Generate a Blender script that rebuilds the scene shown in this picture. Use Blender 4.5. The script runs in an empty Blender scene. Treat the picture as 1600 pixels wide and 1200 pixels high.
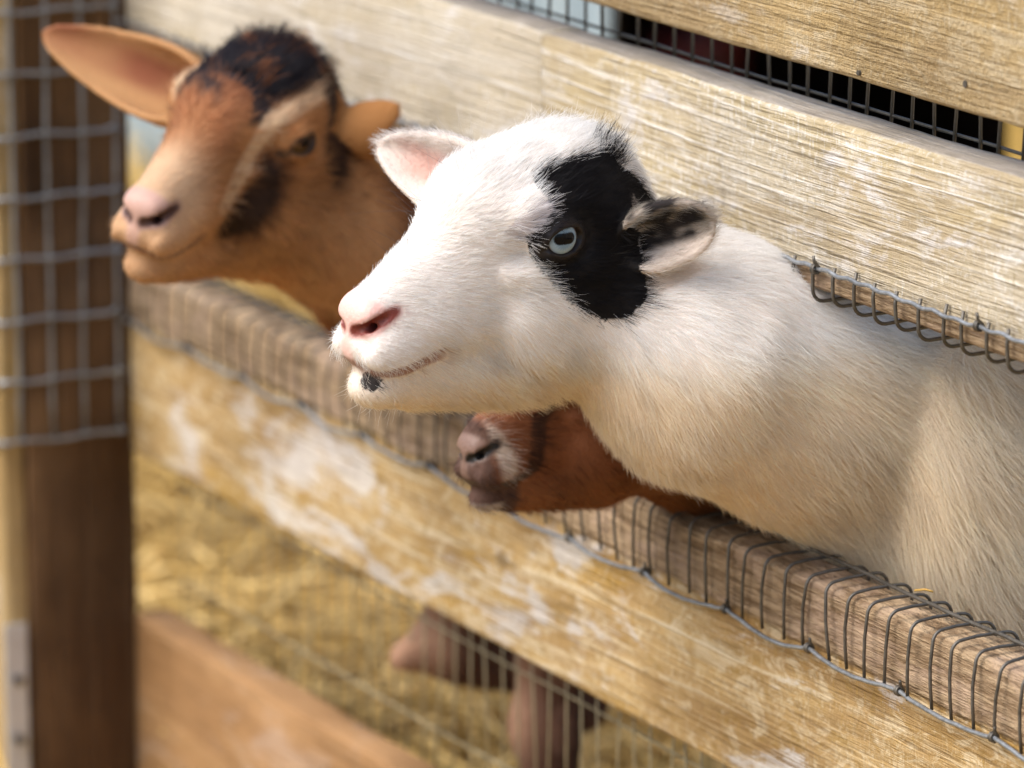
import bpy, math, random
import numpy as np
from mathutils import Matrix, Vector

# ------------------------------------------------------------------ camera, sky, sun, exposure
sc = bpy.context.scene
COL = sc.collection
cam_d = bpy.data.cameras.new('camera'); cam = bpy.data.objects.new('camera', cam_d); COL.objects.link(cam); sc.camera = cam
cam_d.sensor_width = 36.0; cam_d.lens = 180.0; cam_d.clip_start = 0.05; cam_d.clip_end = 400.0
CAM_LOC = Vector((2.2989, -1.5254, 1.2722))
CAM_RIGHT = Vector((0.46365, 0.88603, 0.0)); CAM_UP = Vector((-0.2027, 0.1061, 0.9735)); CAM_BACK = Vector((0.8625, -0.4513, 0.2288))
cam.matrix_world = Matrix(((CAM_RIGHT.x, CAM_UP.x, CAM_BACK.x, CAM_LOC.x), (CAM_RIGHT.y, CAM_UP.y, CAM_BACK.y, CAM_LOC.y),
                           (CAM_RIGHT.z, CAM_UP.z, CAM_BACK.z, CAM_LOC.z), (0, 0, 0, 1)))
cam_d.dof.use_dof = True; cam_d.dof.focus_distance = 2.955; cam_d.dof.aperture_fstop = 5.8; cam_d.dof.aperture_blades = 0

SUN_EL, SUN_AZ = 52.0, 184.0            # azimuth clockwise from +Y
world = bpy.data.worlds.new('World'); sc.world = world; world.use_nodes = True
wn = world.node_tree; wn.nodes.clear()
sky = wn.nodes.new('ShaderNodeTexSky'); sky.sky_type = 'NISHITA'; sky.sun_disc = False
sky.sun_elevation = math.radians(SUN_EL); sky.sun_rotation = math.radians(SUN_AZ); sky.dust_density = 3.0; sky.ozone_density = 1.0
bg = wn.nodes.new('ShaderNodeBackground'); bg.inputs['Strength'].default_value = 0.15
wo = wn.nodes.new('ShaderNodeOutputWorld'); wn.links.new(sky.outputs[0], bg.inputs[0]); wn.links.new(bg.outputs[0], wo.inputs[0])
sun_d = bpy.data.lights.new('sun', 'SUN'); sun_d.energy = 2.4; sun_d.angle = math.radians(45); sun_d.color = (1.0, 0.94, 0.85)
sun = bpy.data.objects.new('sun', sun_d); COL.objects.link(sun)
_sd = Vector((math.sin(math.radians(SUN_AZ)) * math.cos(math.radians(SUN_EL)), math.cos(math.radians(SUN_AZ)) * math.cos(math.radians(SUN_EL)), math.sin(math.radians(SUN_EL))))
sun.rotation_euler = _sd.to_track_quat('Z', 'Y').to_euler()
vs = sc.view_settings; vs.view_transform = 'Standard'; vs.look = 'None'; vs.gamma = 1.0; vs.use_curve_mapping = False; vs.exposure = 0.62
vs.use_white_balance = True; vs.white_balance_temperature = 6350; vs.white_balance_tint = 10
sc.render.engine = 'CYCLES'; cy = sc.cycles
cy.max_bounces = 7; cy.diffuse_bounces = 6; cy.glossy_bounces = 2; cy.transmission_bounces = 4; cy.transparent_max_bounces = 6
cy.use_denoising = True; cy.use_adaptive_sampling = True; cy.adaptive_threshold = 0.015; cy.sample_clamp_indirect = 4.0
sc.cycles_curves.shape = 'RIBBONS'; sc.cycles_curves.subdivisions = 1
rnd = random.Random(11); RNG = np.random.default_rng(7)

# ------------------------------------------------------------------ object helpers
def tag(o, label=None, cat=None, group=None, kind=None):
    if label: o['label'] = label
    if cat: o['category'] = cat
    if group: o['group'] = group
    if kind: o['kind'] = kind
    return o
def origin(o):
    p = Vector((0, 0, 0))
    while o is not None: p = p + o.location; o = o.parent
    return p
def empty(name, loc):
    o = bpy.data.objects.new(name, None); COL.objects.link(o); o.location = loc; o.empty_display_size = 0.05; return o
def mesh_data(name, V, F, mat, smooth=True):
    me = bpy.data.meshes.new(name); V = np.asarray(V, float)
    me.from_pydata(V.tolist(), [], F.tolist() if hasattr(F, 'tolist') else F)
    if smooth: me.polygons.foreach_set('use_smooth', [True] * len(me.polygons))
    if mat: me.materials.append(mat)
    me.update(); return me
def put(name, me, parent=None, loc=(0, 0, 0)):
    """link mesh data; loc is relative to the parent"""
    o = bpy.data.objects.new(name, me); COL.objects.link(o); o.parent = parent; o.location = loc; return o
def obj(name, V, F, mat, parent=None, smooth=True, at=None):
    """world-space vertices -> one mesh object, its origin at the parent's (or at `at`)"""
    base = np.array(origin(parent) if parent else Vector((0, 0, 0))); loc = np.zeros(3) if at is None else np.array(at, float) - base
    return put(name, mesh_data(name, np.asarray(V, float) - base - loc, F, mat, smooth), parent, loc)
def box(x0, x1, y0, y1, z0, z1):
    V = [(x, y, z) for x in (x0, x1) for y in (y0, y1) for z in (z0, z1)]
    return np.array(V), [(0, 1, 3, 2), (4, 6, 7, 5), (0, 4, 5, 1), (2, 3, 7, 6), (0, 2, 6, 4), (1, 5, 7, 3)]
def tube(P, r, n=7):
    """swept round wire through points P"""
    P = np.asarray(P, float); m = len(P); T = np.gradient(P, axis=0); T /= np.linalg.norm(T, axis=1, keepdims=True) + 1e-12
    u = np.cross(T[0], (0.31, 0.52, 0.79)); u /= np.linalg.norm(u); V = []
    rr = np.broadcast_to(r, (m,))
    for i in range(m):
        u = u - T[i] * (u @ T[i]); u /= np.linalg.norm(u); w = np.cross(T[i], u)
        for k in range(n):
            a = 2 * math.pi * k / n; V.append(P[i] + rr[i] * (u * math.cos(a) + w * math.sin(a)))
    F = [(i * n + k, i * n + (k + 1) % n, (i + 1) * n + (k + 1) % n, (i + 1) * n + k) for i in range(m - 1) for k in range(n)]
    F.append(tuple(range(n))[::-1]); F.append(tuple((m - 1) * n + k for k in range(n)))
    return np.array(V), F
def merge(parts):
    V = []; F = []; n = 0
    for v, f in parts:
        V.append(np.asarray(v)); F += [tuple(int(i) + n for i in q) for q in f]; n += len(v)
    return np.concatenate(V), F
def wob(x, seed, f=1.0):
    """cheap smooth 1-D noise"""
    r = np.random.default_rng(seed); x = np.asarray(x, float); s = 0
    for k in range(5): s = s + math.pow(.62, k) * np.sin(x * f * (1.9 ** k) * (1 + .3 * r.random()) + 6.3 * r.random())
    return s / 1.6
_wv = {}
def vnoise(P, f, seed=0):
    """cheap smooth 3-D noise, about -1..1"""
    if seed not in _wv:
        r = np.random.default_rng(seed); _wv[seed] = (r.normal(size=(10, 3)), r.random(10) * 6.28)
    k, ph = _wv[seed]
    return np.sin((P * f) @ k.T + ph).sum(1) / 4.2

# ------------------------------------------------------------------ material helpers
class Nodes:
    def __init__(s, name):
        s.mat = bpy.data.materials.new(name); s.mat.use_nodes = True; s.t = s.mat.node_tree; s.t.nodes.clear()
        s.out = s.t.nodes.new('ShaderNodeOutputMaterial'); s.bsdf = s.t.nodes.new('ShaderNodeBsdfPrincipled')
        s.t.links.new(s.bsdf.outputs[0], s.out.inputs[0])
    def new(s, kind, **kw):
        n = s.t.nodes.new(kind)
        for k, v in kw.items(): setattr(n, k, v)
        return n
    def link(s, a, b):
        if hasattr(a, 'is_output'): s.t.links.new(a, b)
        else: b.default_value = a
    def coords(s): return s.new('ShaderNodeTexCoord').outputs['Object']
    def scale(s, v, k):
        n = s.new('ShaderNodeMapping'); s.link(v, n.inputs['Vector']); n.inputs['Scale'].default_value = k; return n.outputs[0]
    def noise(s, v, scale=1.0, detail=2.0, rough=.5, dist=0.0):
        n = s.new('ShaderNodeTexNoise'); s.link(v, n.inputs['Vector']); n.inputs['Scale'].default_value = scale
        n.inputs['Detail'].default_value = detail; n.inputs['Roughness'].default_value = rough; n.inputs['Distortion'].default_value = dist
        return n.outputs[0]
    def m(s, op, a, b=0.0, c=0.0):
        n = s.new('ShaderNodeMath', operation=op)
        for i, x in enumerate((a, b, c)): s.link(x, n.inputs[i])
        return n.outputs[0]
    def step(s, v, lo, hi):
        n = s.new('ShaderNodeMapRange', interpolation_type='SMOOTHSTEP'); s.link(v, n.inputs[0])
        n.inputs[1].default_value = lo; n.inputs[2].default_value = hi; return n.outputs[0]
    def mix(s, f, a, b):
        n = s.new('ShaderNodeMix', data_type='RGBA'); s.link(f, n.inputs[0])
        s.link(a if hasattr(a, 'is_output') else (*a, 1), n.inputs[6]); s.link(b if hasattr(b, 'is_output') else (*b, 1), n.inputs[7]); return n.outputs[2]
    def sep(s, v):
        n = s.new('ShaderNodeSeparateXYZ'); s.link(v, n.inputs[0]); return n.outputs
    def bump(s, h, dist, strength=1.0):
        n = s.new('ShaderNodeBump'); s.link(h, n.inputs['Height']); n.inputs['Distance'].default_value = dist; n.inputs['Strength'].default_value = strength
        s.link(n.outputs[0], s.bsdf.inputs['Normal'])
    def done(s, col, rough=.8, spec=.3, metal=0.0):
        s.link(col if hasattr(col, 'is_output') else (*col, 1), s.bsdf.inputs['Base Color']); s.link(rough, s.bsdf.inputs['Roughness'])
        s.bsdf.inputs['Specular IOR Level'].default_value = spec; s.bsdf.inputs['Metallic'].default_value = metal; return s.mat

def wood(name, light, dark, bleach, bleach_amt, paint_amt, stain, stain_amt, ring=.0055, ax='x', seed=0.0, knots=(), rough_zone=None, bump=.0012,
         sawn=.35, warp=.05, ringc=.3, wild=1.2, grey_top=False, paint_scale=1.0, speckle=.5, paint_bias=0.0, smear=0.0):
    """weathered softwood; grain along ax, own colours with crevice shade painted in"""
    N = Nodes(name); P0 = N.coords()
    mp = N.new('ShaderNodeMapping'); N.link(P0, mp.inputs[0]); mp.inputs['Location'].default_value = (seed, seed * .7, seed * 1.3)
    if ax == 'z': mp.inputs['Rotation'].default_value = (0, math.radians(90), 0)
    P = mp.outputs[0]; x, y, z = N.sep(P)
    wrp = N.noise(N.scale(P, (1.1, 2, 6)), 1, 1.5, .45)
    zz = N.m('ADD', N.m('ADD', z, N.m('MULTIPLY', y, .8)), N.m('MULTIPLY', N.m('SUBTRACT', wrp, .5), warp))
    kd = None
    for kx, kz, kr in knots:                                   # growth rings bend round a knot
        dx = N.m('SUBTRACT', N.sep(P0)[0], kx); dz = N.m('SUBTRACT', N.sep(P0)[2], kz)
        d2 = N.m('ADD', N.m('MULTIPLY', N.m('MULTIPLY', dx, dx), .12), N.m('MULTIPLY', dz, dz))
        fall = N.m('DIVIDE', kr * kr, N.m('ADD', d2, kr * kr))
        zz = N.m('ADD', zz, N.m('MULTIPLY', N.m('MULTIPLY', fall, N.m('SIGN', dz)), kr * .8))
        core = N.step(N.m('ADD', N.m('MULTIPLY', N.m('MULTIPLY', dx, dx), .4), N.m('MULTIPLY', dz, dz)), (kr * .75) ** 2, (kr * .3) ** 2)
        kd = core if kd is None else N.m('MAXIMUM', kd, core)
    jit = N.noise(N.scale(P, (5, 20, 60)), 1, 3)
    # growth rings: uneven long lines
    cx = N.new('ShaderNodeCombineXYZ'); N.link(N.m('MULTIPLY', x, .9), cx.inputs[0]); N.link(N.m('ADD', N.m('MULTIPLY', zz, 1.0 / ring), N.m('MULTIPLY', jit, wild * .25)), cx.inputs[2])
    rings = N.m('MULTIPLY', N.m('SUBTRACT', N.noise(cx.outputs[0], 1, 2.5, .55), .5), 4.2)
    fibre = N.noise(N.scale(P, (13, 300, 480)), 1, 3, .62)
    fine = N.noise(N.scale(P, (90, 700, 1100)), 1, 2)
    hatch = N.noise(N.scale(P, (420, 300, 70)), 1, 3, .65)
    patch = N.noise(N.scale(P, (6, 9, 18)), 1, 5, .62)
    patch2 = N.noise(N.scale(P, (3.5, 5, 11)), 1.0, 4, .6, .6)
    patch3 = N.noise(N.scale(P, (11, 14, 26)), 1.3, 6, .66, .5)
    pps = N.m('ADD', N.noise(N.scale(P, (7, 11, 17)), paint_scale, 7, .62, .9), paint_bias)
    grit = N.noise(P, 240, 4, .72)
    col = N.mix(N.step(patch, .3, .68), dark, light)
    col = N.mix(N.m('MULTIPLY', N.step(patch2, .44, .64), stain_amt), col, stain)
    col = N.mix(N.m('MULTIPLY', N.step(rings, -.1, -1.0), ringc), col, tuple(c * .5 for c in dark))
    late = N.m('MULTIPLY', N.step(rings, .25, .8), N.step(fibre, .30, .54))
    col = N.mix(N.m('MULTIPLY', N.m('MULTIPLY', late, N.step(patch3, .34, .52)), bleach_amt), col, bleach)
    speck = N.m('MULTIPLY', N.step(N.m('ADD', N.m('MULTIPLY', grit, .5), N.m('MULTIPLY', hatch, .5)), .50, .60), N.step(patch, .36, .58))
    col = N.mix(N.m('MULTIPLY', speck, bleach_amt * .75), col, bleach)
    col = N.mix(N.m('MULTIPLY', N.m('MULTIPLY', N.step(hatch, .52, .66), N.step(patch2, .58, .40)), speckle), col, tuple(c * .8 for c in stain))
    if smear:                                                  # licked, rubbed and muddied by the animals
        sm = N.noise(N.scale(P, (1.0, 1.2, 1.7)), 26, 6, .68, 1.6); sm2 = N.noise(N.scale(P, (1.0, 1.2, 1.5)), 17, 5, .7, 2.2)
        col = N.mix(N.m('MULTIPLY', N.step(sm, .50, .62), smear), col, bleach)
        col = N.mix(N.m('MULTIPLY', N.step(sm2, .54, .66), smear), col, tuple(c * .62 for c in stain))
    pt = N.m('MULTIPLY', N.step(N.m('ADD', N.m('ADD', pps, N.m('MULTIPLY', N.m('SUBTRACT', fibre, .5), .20)), N.m('MULTIPLY', N.m('SUBTRACT', grit, .5), .16)), .555, .665), paint_amt)
    col = N.mix(pt, col, N.mix(N.step(patch, .4, .6), (.64, .62, .61), (.76, .74, .70)))
    col = N.mix(N.m('MULTIPLY', N.step(fibre, .47, .32), .55), col, tuple(c * .42 for c in dark))  # dark fibre grain, with crevice shade painted in
    col = N.mix(N.m('MULTIPLY', N.step(N.noise(P, 55, 5, .75), .58, .72), .4), col, tuple(c * .35 for c in dark))
    if kd is not None: col = N.mix(N.m('MULTIPLY', kd, .65), col, tuple(c * .45 for c in dark))
    h = N.m('ADD', N.m('MULTIPLY', rings, .30), N.m('ADD', N.m('MULTIPLY', fibre, 1.0), N.m('ADD', N.m('MULTIPLY', fine, .4), N.m('MULTIPLY', N.m('ADD', hatch, grit), sawn))))
    if rough_zone:                                             # unplaned band under the wire wrap
        w = N.step(N.m('ADD', N.sep(P0)[2], N.m('MULTIPLY', N.m('SUBTRACT', patch3, .5), .012)), rough_zone[0], rough_zone[1])
        band = N.noise(N.scale(P, (26, 80, 330)), 1, 4, .7)
        rz = N.mix(N.step(band, .36, .62), (.20, .125, .065), (.50, .36, .22))
        rz = N.mix(N.m('MULTIPLY', N.step(patch3, .5, .62), .5), rz, (.56, .40, .29))
        col = N.mix(w, col, rz)
        h = N.m('ADD', h, N.m('MULTIPLY', w, N.m('MULTIPLY', band, 3.0)))
    if grey_top:                                               # upper edge weathered grey
        nz = N.sep(N.new('ShaderNodeNewGeometry').outputs['Normal'])[2]
        col = N.mix(N.m('MULTIPLY', N.step(nz, .75, .95), .8), col, N.mix(N.step(patch3, .35, .65), (.20, .175, .15), (.36, .32, .28)))
    col = N.mix(.13, col, tuple(c * .3 for c in dark))           # even darkening of the whole wood colour
    N.bump(h, bump * 1.9, .9)
    return N.done(col, N.m('ADD', N.m('MULTIPLY', patch, .2), .62), .3)

def plain(name, col, rough=.6, spec=.4, metal=0.0, var=.25, scale=30.0, bump=0.0):
    N = Nodes(name); P = N.coords(); n = N.noise(P, scale, 5, .65); n2 = N.noise(P, scale * .17, 3)
    c = N.mix(N.step(N.m('ADD', N.m('MULTIPLY', n, .6), N.m('MULTIPLY', n2, .4)), .3, .7), tuple(k * (1 - var) for k in col), tuple(min(1, k * (1 + var)) for k in col))
    if bump: N.bump(n, bump)
    return N.done(c, N.m('ADD', N.m('MULTIPLY', n, .2), rough - .1), spec, metal)
# ------------------------------------------------------------------ body modelling (distance fields)
def Rh(yaw,pitch,roll):
    yaw,pitch,roll=map(math.radians,(yaw,pitch,roll))
    f=np.array([math.sin(yaw)*math.cos(pitch),-math.cos(yaw)*math.cos(pitch),math.sin(pitch)])
    l=np.cross([0,0,1],f); l/=np.linalg.norm(l); u=np.cross(f,l)
    return np.stack([f,l*math.cos(roll)+u*math.sin(roll),-l*math.sin(roll)+u*math.cos(roll)],1)
class Frame:
    """local millimetres -> world metres"""
    def __init__(s,R=np.eye(3),t=(0,0,0),k=0.001): s.R=np.array(R,float); s.t=np.array(t,float); s.k=k
    def w(s,p): return s.t+s.k*(np.asarray(p,float)@s.R.T)
    def l(s,P): return ((np.asarray(P)-s.t)@s.R)/s.k
W=Frame(k=1.0)
def axis_pts(lo,hi,flo,fhi,fine,coarse):
    """grid line positions: fine spacing inside [flo,fhi], growing to coarse outside"""
    mid=list(np.arange(flo,fhi+fine*.5,fine)); a=[];x=flo;h=fine
    while x>lo: h=min(coarse,h*1.15); x-=h; a.append(x)
    b=[];x=mid[-1];h=fine
    while x<hi: h=min(coarse,h*1.15); x+=h; b.append(x)
    return np.array(a[::-1]+mid+b,np.float32)
class Field:
    def __init__(s,xs,ys,zs):
        s.ax=[xs,ys,zs]; s.v=np.full((len(xs),len(ys),len(zs)),1.0,np.float32)
    def block(s,lo,hi):
        sl=[]
        for a,l,h in zip(s.ax,lo,hi):
            i0=max(0,int(np.searchsorted(a,l))-1); i1=min(len(a),int(np.searchsorted(a,h))+1)
            if i1<=i0: return None,None
            sl.append(slice(i0,i1))
        g=[s.ax[i][sl[i]] for i in range(3)]
        return tuple(sl),(g[0][:,None,None],g[1][None,:,None],g[2][None,None,:])
    def local(s,fr,g):
        R=fr.R.astype(np.float32)/np.float32(fr.k)
        d=[g[i]-np.float32(fr.t[i]) for i in range(3)]
        return [d[0]*R[0,j]+d[1]*R[1,j]+d[2]*R[2,j] for j in range(3)]
    def put(s,sl,d,k,sub):
        a=s.v[sl]
        if sub:
            h=np.clip(.5-.5*(a+d)/k,0,1); s.v[sl]=a*(1-h)+(-d)*h+k*h*(1-h)
        else:
            h=np.clip(.5+.5*(d-a)/k,0,1); s.v[sl]=d*(1-h)+a*h-k*h*(1-h)
    def ell(s,fr,c,r,k=8,sub=False,rot=None):
        """ellipsoid; k in the frame's own units"""
        c=np.array(c,float); r=np.array(r,float); P=fr.w(c); m=(r.max()+k*1.5)*fr.k+.004
        sl,g=s.block(P-m,P+m)
        if sl is None: return
        f2=Frame(fr.R if rot is None else fr.R@rot,P,fr.k)
        x,y,z=s.local(f2,g)
        k0=np.sqrt((x/r[0])**2+(y/r[1])**2+(z/r[2])**2)+1e-6
        k1=np.sqrt((x/r[0]**2)**2+(y/r[1]**2)**2+(z/r[2]**2)**2)+1e-9
        s.put(sl,(k0*(k0-1)/k1*fr.k).astype(np.float32),k*fr.k,sub)
    def cone(s,fr,a,b,ra,rb,k=8,sub=False,sy=1.0,sz=1.0):
        """tapered capsule, widened sideways by sy and upwards by sz in the frame"""
        a=np.array(a,float); b=np.array(b,float); sc=np.array([1,sy,sz])
        m=(max(ra,rb)*max(1,sy,sz)+k*1.5)*fr.k+.004
        A,B=fr.w(a),fr.w(b); sl,g=s.block(np.minimum(A,B)-m,np.maximum(A,B)+m)
        if sl is None: return
        x,y,z=s.local(fr,g); y=y/np.float32(sy); z=z/np.float32(sz); a=a/sc; b=b/sc
        d=b-a; L2=float(d@d)+1e-9
        t=np.clip(((x-a[0])*d[0]+(y-a[1])*d[1]+(z-a[2])*d[2])/L2,0,1)
        q=np.sqrt((x-a[0]-t*d[0])**2+(y-a[1]-t*d[1])**2+(z-a[2]-t*d[2])**2)-(ra+(rb-ra)*t)
        s.put(sl,(q*fr.k).astype(np.float32),k*fr.k,sub)
    def ear(s,fr,base,d,n,L,Wd,th0=2.3,th1=.9,bend=0.0,thick=3.0,k=4,p=.55,sk=.75):
        """cupped leaf: base, long axis d, opening normal n (frame coords)"""
        E=ear_frame(fr,base,d,n); P0,P1=E.w((0,0,0)),E.w((L,0,bend*L)); m=Wd*2.6*fr.k+.006
        sl,g=s.block(np.minimum(P0,P1)-m,np.maximum(P0,P1)+m)
        if sl is None: return
        x,y,z=s.local(E,g); u=np.clip(x/L,0,1); ex=x-u*L
        w=Wd*ear_profile(u,p,sk); th=th0+(th1-th0)*np.minimum(1,u*1.6)
        r=w/np.maximum(np.sin(np.minimum(th,1.57)),.3)+.01
        z=z-bend*L*u*u
        a=np.clip(np.arctan2(y,r-z),-th,th)
        q=np.sqrt((y-r*np.sin(a))**2+(z-r*(1-np.cos(a)))**2+ex**2)-thick*(1-.35*u)
        s.put(sl,(q*fr.k).astype(np.float32),k*fr.k,False)
    def mesh(s):
        """surface nets"""
        v=s.v; ins=v<0; n=np.array(v.shape)
        c=np.zeros(n-1,np.uint8)
        for i in (0,1):
            for j in (0,1):
                for k in (0,1): c+=ins[i:n[0]-1+i,j:n[1]-1+j,k:n[2]-1+k]
        act=np.argwhere((c>0)&(c<8)); idx=np.full(n-1,-1,np.int64); idx[tuple(act.T)]=np.arange(len(act))
        ssum=np.zeros((len(act),3)); cnt=np.zeros(len(act))
        cor=[(i,j,k) for i in (0,1) for j in (0,1) for k in (0,1)]
        for a in cor:
            for ax in range(3):
                if a[ax]: continue
                b=list(a); b[ax]=1
                ia=act+a; ib=act+b
                va=v[tuple(ia.T)]; vb=v[tuple(ib.T)]
                m=(va<0)!=(vb<0); t=np.where(m,va/(va-vb+1e-20),0)
                pa=np.stack([s.ax[q][ia[:,q]] for q in range(3)],1); pb=np.stack([s.ax[q][ib[:,q]] for q in range(3)],1)
                p=pa+(pb-pa)*t[:,None]; ssum+=p*m[:,None]; cnt+=m
        V=ssum/cnt[:,None]; F=[]
        for ax in range(3):
            o=[q for q in range(3) if q!=ax]
            s0=[slice(None)]*3; s1=[slice(None)]*3; s0[ax]=slice(0,-1); s1[ax]=slice(1,None)
            e=np.argwhere(ins[tuple(s0)]!=ins[tuple(s1)])
            ok=(e[:,o[0]]>0)&(e[:,o[1]]>0)&(e[:,o[0]]<n[o[0]]-1)&(e[:,o[1]]<n[o[1]]-1); e=e[ok]
            q=[]
            for d0,d1 in ((-1,-1),(0,-1),(0,0),(-1,0)):
                ee=e.copy(); ee[:,o[0]]+=d0; ee[:,o[1]]+=d1; q.append(idx[tuple(ee.T)])
            q=np.stack(q,1); inside=ins[tuple(e.T)]
            flip=inside if ax!=1 else ~inside
            q=np.where(flip[:,None],q,q[:,::-1]); F.append(q)
        return V,np.concatenate(F)
def keep_largest(V,F):
    """drop stray islands"""
    lab=np.arange(len(V))
    for _ in range(400):
        m=lab[F].min(1); new=lab.copy()
        for j in range(4): np.minimum.at(new,F[:,j],m)
        new=new[new]
        if (new==lab).all(): break
        lab=new
    u,c=np.unique(lab,return_counts=True); big=u[c.argmax()]
    k=lab==big; mp=np.cumsum(k)-1; F=F[k[F[:,0]]]
    return V[k],mp[F]
def smooth(V,F,n=2,lam=.5):
    E=np.concatenate([F[:,[0,1]],F[:,[1,2]],F[:,[2,3]],F[:,[3,0]]]); E=np.concatenate([E,E[:,::-1]])
    cnt=np.bincount(E[:,0],minlength=len(V))[:,None]
    for i in range(n*2):
        S=np.stack([np.bincount(E[:,0],V[E[:,1],q],minlength=len(V)) for q in range(3)],1)/np.maximum(cnt,1)
        V=V+(S-V)*(lam if i%2==0 else -lam*1.04)
    return V
def vnormals(V,F):
    a=V[F[:,2]]-V[F[:,0]]; b=V[F[:,3]]-V[F[:,1]]; fn=np.cross(a,b); N=np.zeros_like(V)
    for j in range(4):
        for q in range(3): N[:,q]+=np.bincount(F[:,j],fn[:,q],minlength=len(V))
    return N/(np.linalg.norm(N,axis=1,keepdims=True)+1e-12)
def ear_frame(fr,base,d,n):
    d=np.array(d,float); d/=np.linalg.norm(d); n=np.array(n,float); n-=d*(n@d); n/=np.linalg.norm(n)
    return Frame(fr.R@np.stack([d,np.cross(n,d),n],1),fr.w(base),fr.k)
def ear_profile(u,p=.55,sk=.75):
    return np.maximum(np.sin(np.pi*np.clip(u,0,1)**sk),0)**p*.9+.28*(1-u)**2
MOUTH=[(114,0,-60),(108,12,-62),(93,20.5,-62.5),(77,22.5,-60.5),(60,24,-56)]
def head(Fd,H,o):
    """goat head in frame H (x nose, y its left, z up, origin between the eyes); o = tweaks"""
    e=Fd.ell; c=Fd.cone; g=o.get
    e(H,(-30,0,8),g('cran',(56,48,46)),10)
    e(H,(8,0,14),g('fore',(46,38,34)),14)
    c(H,(18,0,4),g('brA',(86,0,-25)),31,g('brR',15),14)
    c(H,(25,0,-28),(84,0,-45),38,25,12,sy=.95)
    e(H,(95,0,-48),g('lipr',(19,20,16)),8)
    e(H,(98,0,-31),(15,14.5,13),6)
    c(H,g('jawA',(-14,0,-68)),g('jawB',(68,0,-75)),g('jawR',38),g('jawr',19),14,sy=.88)
    e(H,(88,0,-75),g('chin',(22,16,14)),8)
    for s in (1,-1):
        e(H,(-14,s*27,-38),g('cheek',(42,24,42)),12)
        e(H,(0,s*36,20),(24,12,11),10)
        c(H,(26,s*33,-15),(-18,s*45,-11),6,8,8)             # cheekbone
        e(H,(48,s*43,-30),(20,9,15),14,sub=True)
        e(H,(100,s*9,-31),(11,7.5,10),5)
        e(H,(90,s*16,-52),(21,8.5,12),6)
        ez=g('eyez',7); ey=g('eyey',41)
        e(H,(4,s*(ey+17),ez),(22,13,18),9,sub=True)          # socket
        e(H,(0,s*ey,ez),(18,15.5,16),4)                     # lids
        c(H,(12,s*(ey+9),ez-4),(24,s*(ey+2),ez-9),1.6,.8,4,sub=True)    # inner corner
        e(H,(0,s*(ey+17),ez-.7),(13.2,13,g('open',8.4)),1.0,sub=True,rot=np.array([[math.cos(.18),0,math.sin(.18)],[0,1,0],[-math.sin(.18),0,math.cos(.18)]]))
        c(H,(112,s*6,-38),(105,s*15.5,-33),2.2,3.2,1.2,sub=True); c(H,(106,s*12,-36),(94,s*8,-36),2.6,2.6,1.2,sub=True)
        c(H,(105,s*15.5,-33),(93,s*20.5,-26),3.2,1.4,1.2,sub=True)
        c(H,(112,s*6,-41),(109,s*16,-45),1.0,1.4,4,sub=True)
        mp=g('mouth',MOUTH)
        for p,q in zip(mp,mp[1:]): c(H,(p[0],s*p[1],p[2]),(q[0],s*q[1],q[2]),g('slit',2.2),g('slit',2.2)*.72,2.2,sub=True)
    c(H,(117,0,-38),(115,0,-58),1.6,1.6,2.5,sub=True)

def white():
    H=Frame(Rh(9,-3,-5),(-.303,-.165,.675),.00103)
    Fd=Field(axis_pts(-.46,-.10,-.40,-.19,.0015,.006),axis_pts(-.34,.72,-.33,-.06,.0015,.007),axis_pts(.0,.80,.555,.76,.0015,.007))
    head(Fd,H,{})
    nk=[(H.w((-38,0,-22)),.048),((-.285,-.042,.588),.070),((-.283,.018,.563),.0725),((-.28,.12,.548),.086)]
    for (a,ra),(b,rb) in zip(nk,nk[1:]): Fd.cone(W,a,b,ra,rb,.022)
    Fd.cone(W,(-.28,.185,.545),(-.28,.52,.53),.112,.13,.03)
    Fd.ell(W,(-.268,.108,.485),(.082,.062,.10),.03); Fd.cone(W,(-.280,.03,.540),(-.278,.105,.49),.055,.06,.025)
    for s in (1,-1):
        Fd.ell(W,(-.28+s*.082,.118,.515),(.040,.058,.105),.032)
        for y,kn in ((.14,.0),(.54,.03)):
            Fd.cone(W,(-.28+s*.075,y,.42),(-.28+s*.07,y+kn,.24),.045,.022,.02)
            Fd.cone(W,(-.28+s*.07,y+kn,.24),(-.28+s*.07,y,.05),.021,.016,.01)
            Fd.cone(W,(-.28+s*.07,y,.05),(-.28+s*.07,y-.015,.015),.019,.022,.01)
    Fd.ear(H,(-54,41,-4),(-.42,.70,.30),(.62,.62,-.05),54,18.5,th0=2.2,th1=.9,p=.40,sk=1.25)
    Fd.ear(H,(-30,-42,0),(.45,-.80,.27),(.6,.76,.23),86,22)
    return H,Fd,[(ear_frame(H,(-54,41,-4),(-.42,.70,.30),(.62,.62,-.05)),56),(ear_frame(H,(-30,-42,0),(.45,-.80,.27),(.6,.76,.23)),86)]

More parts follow.
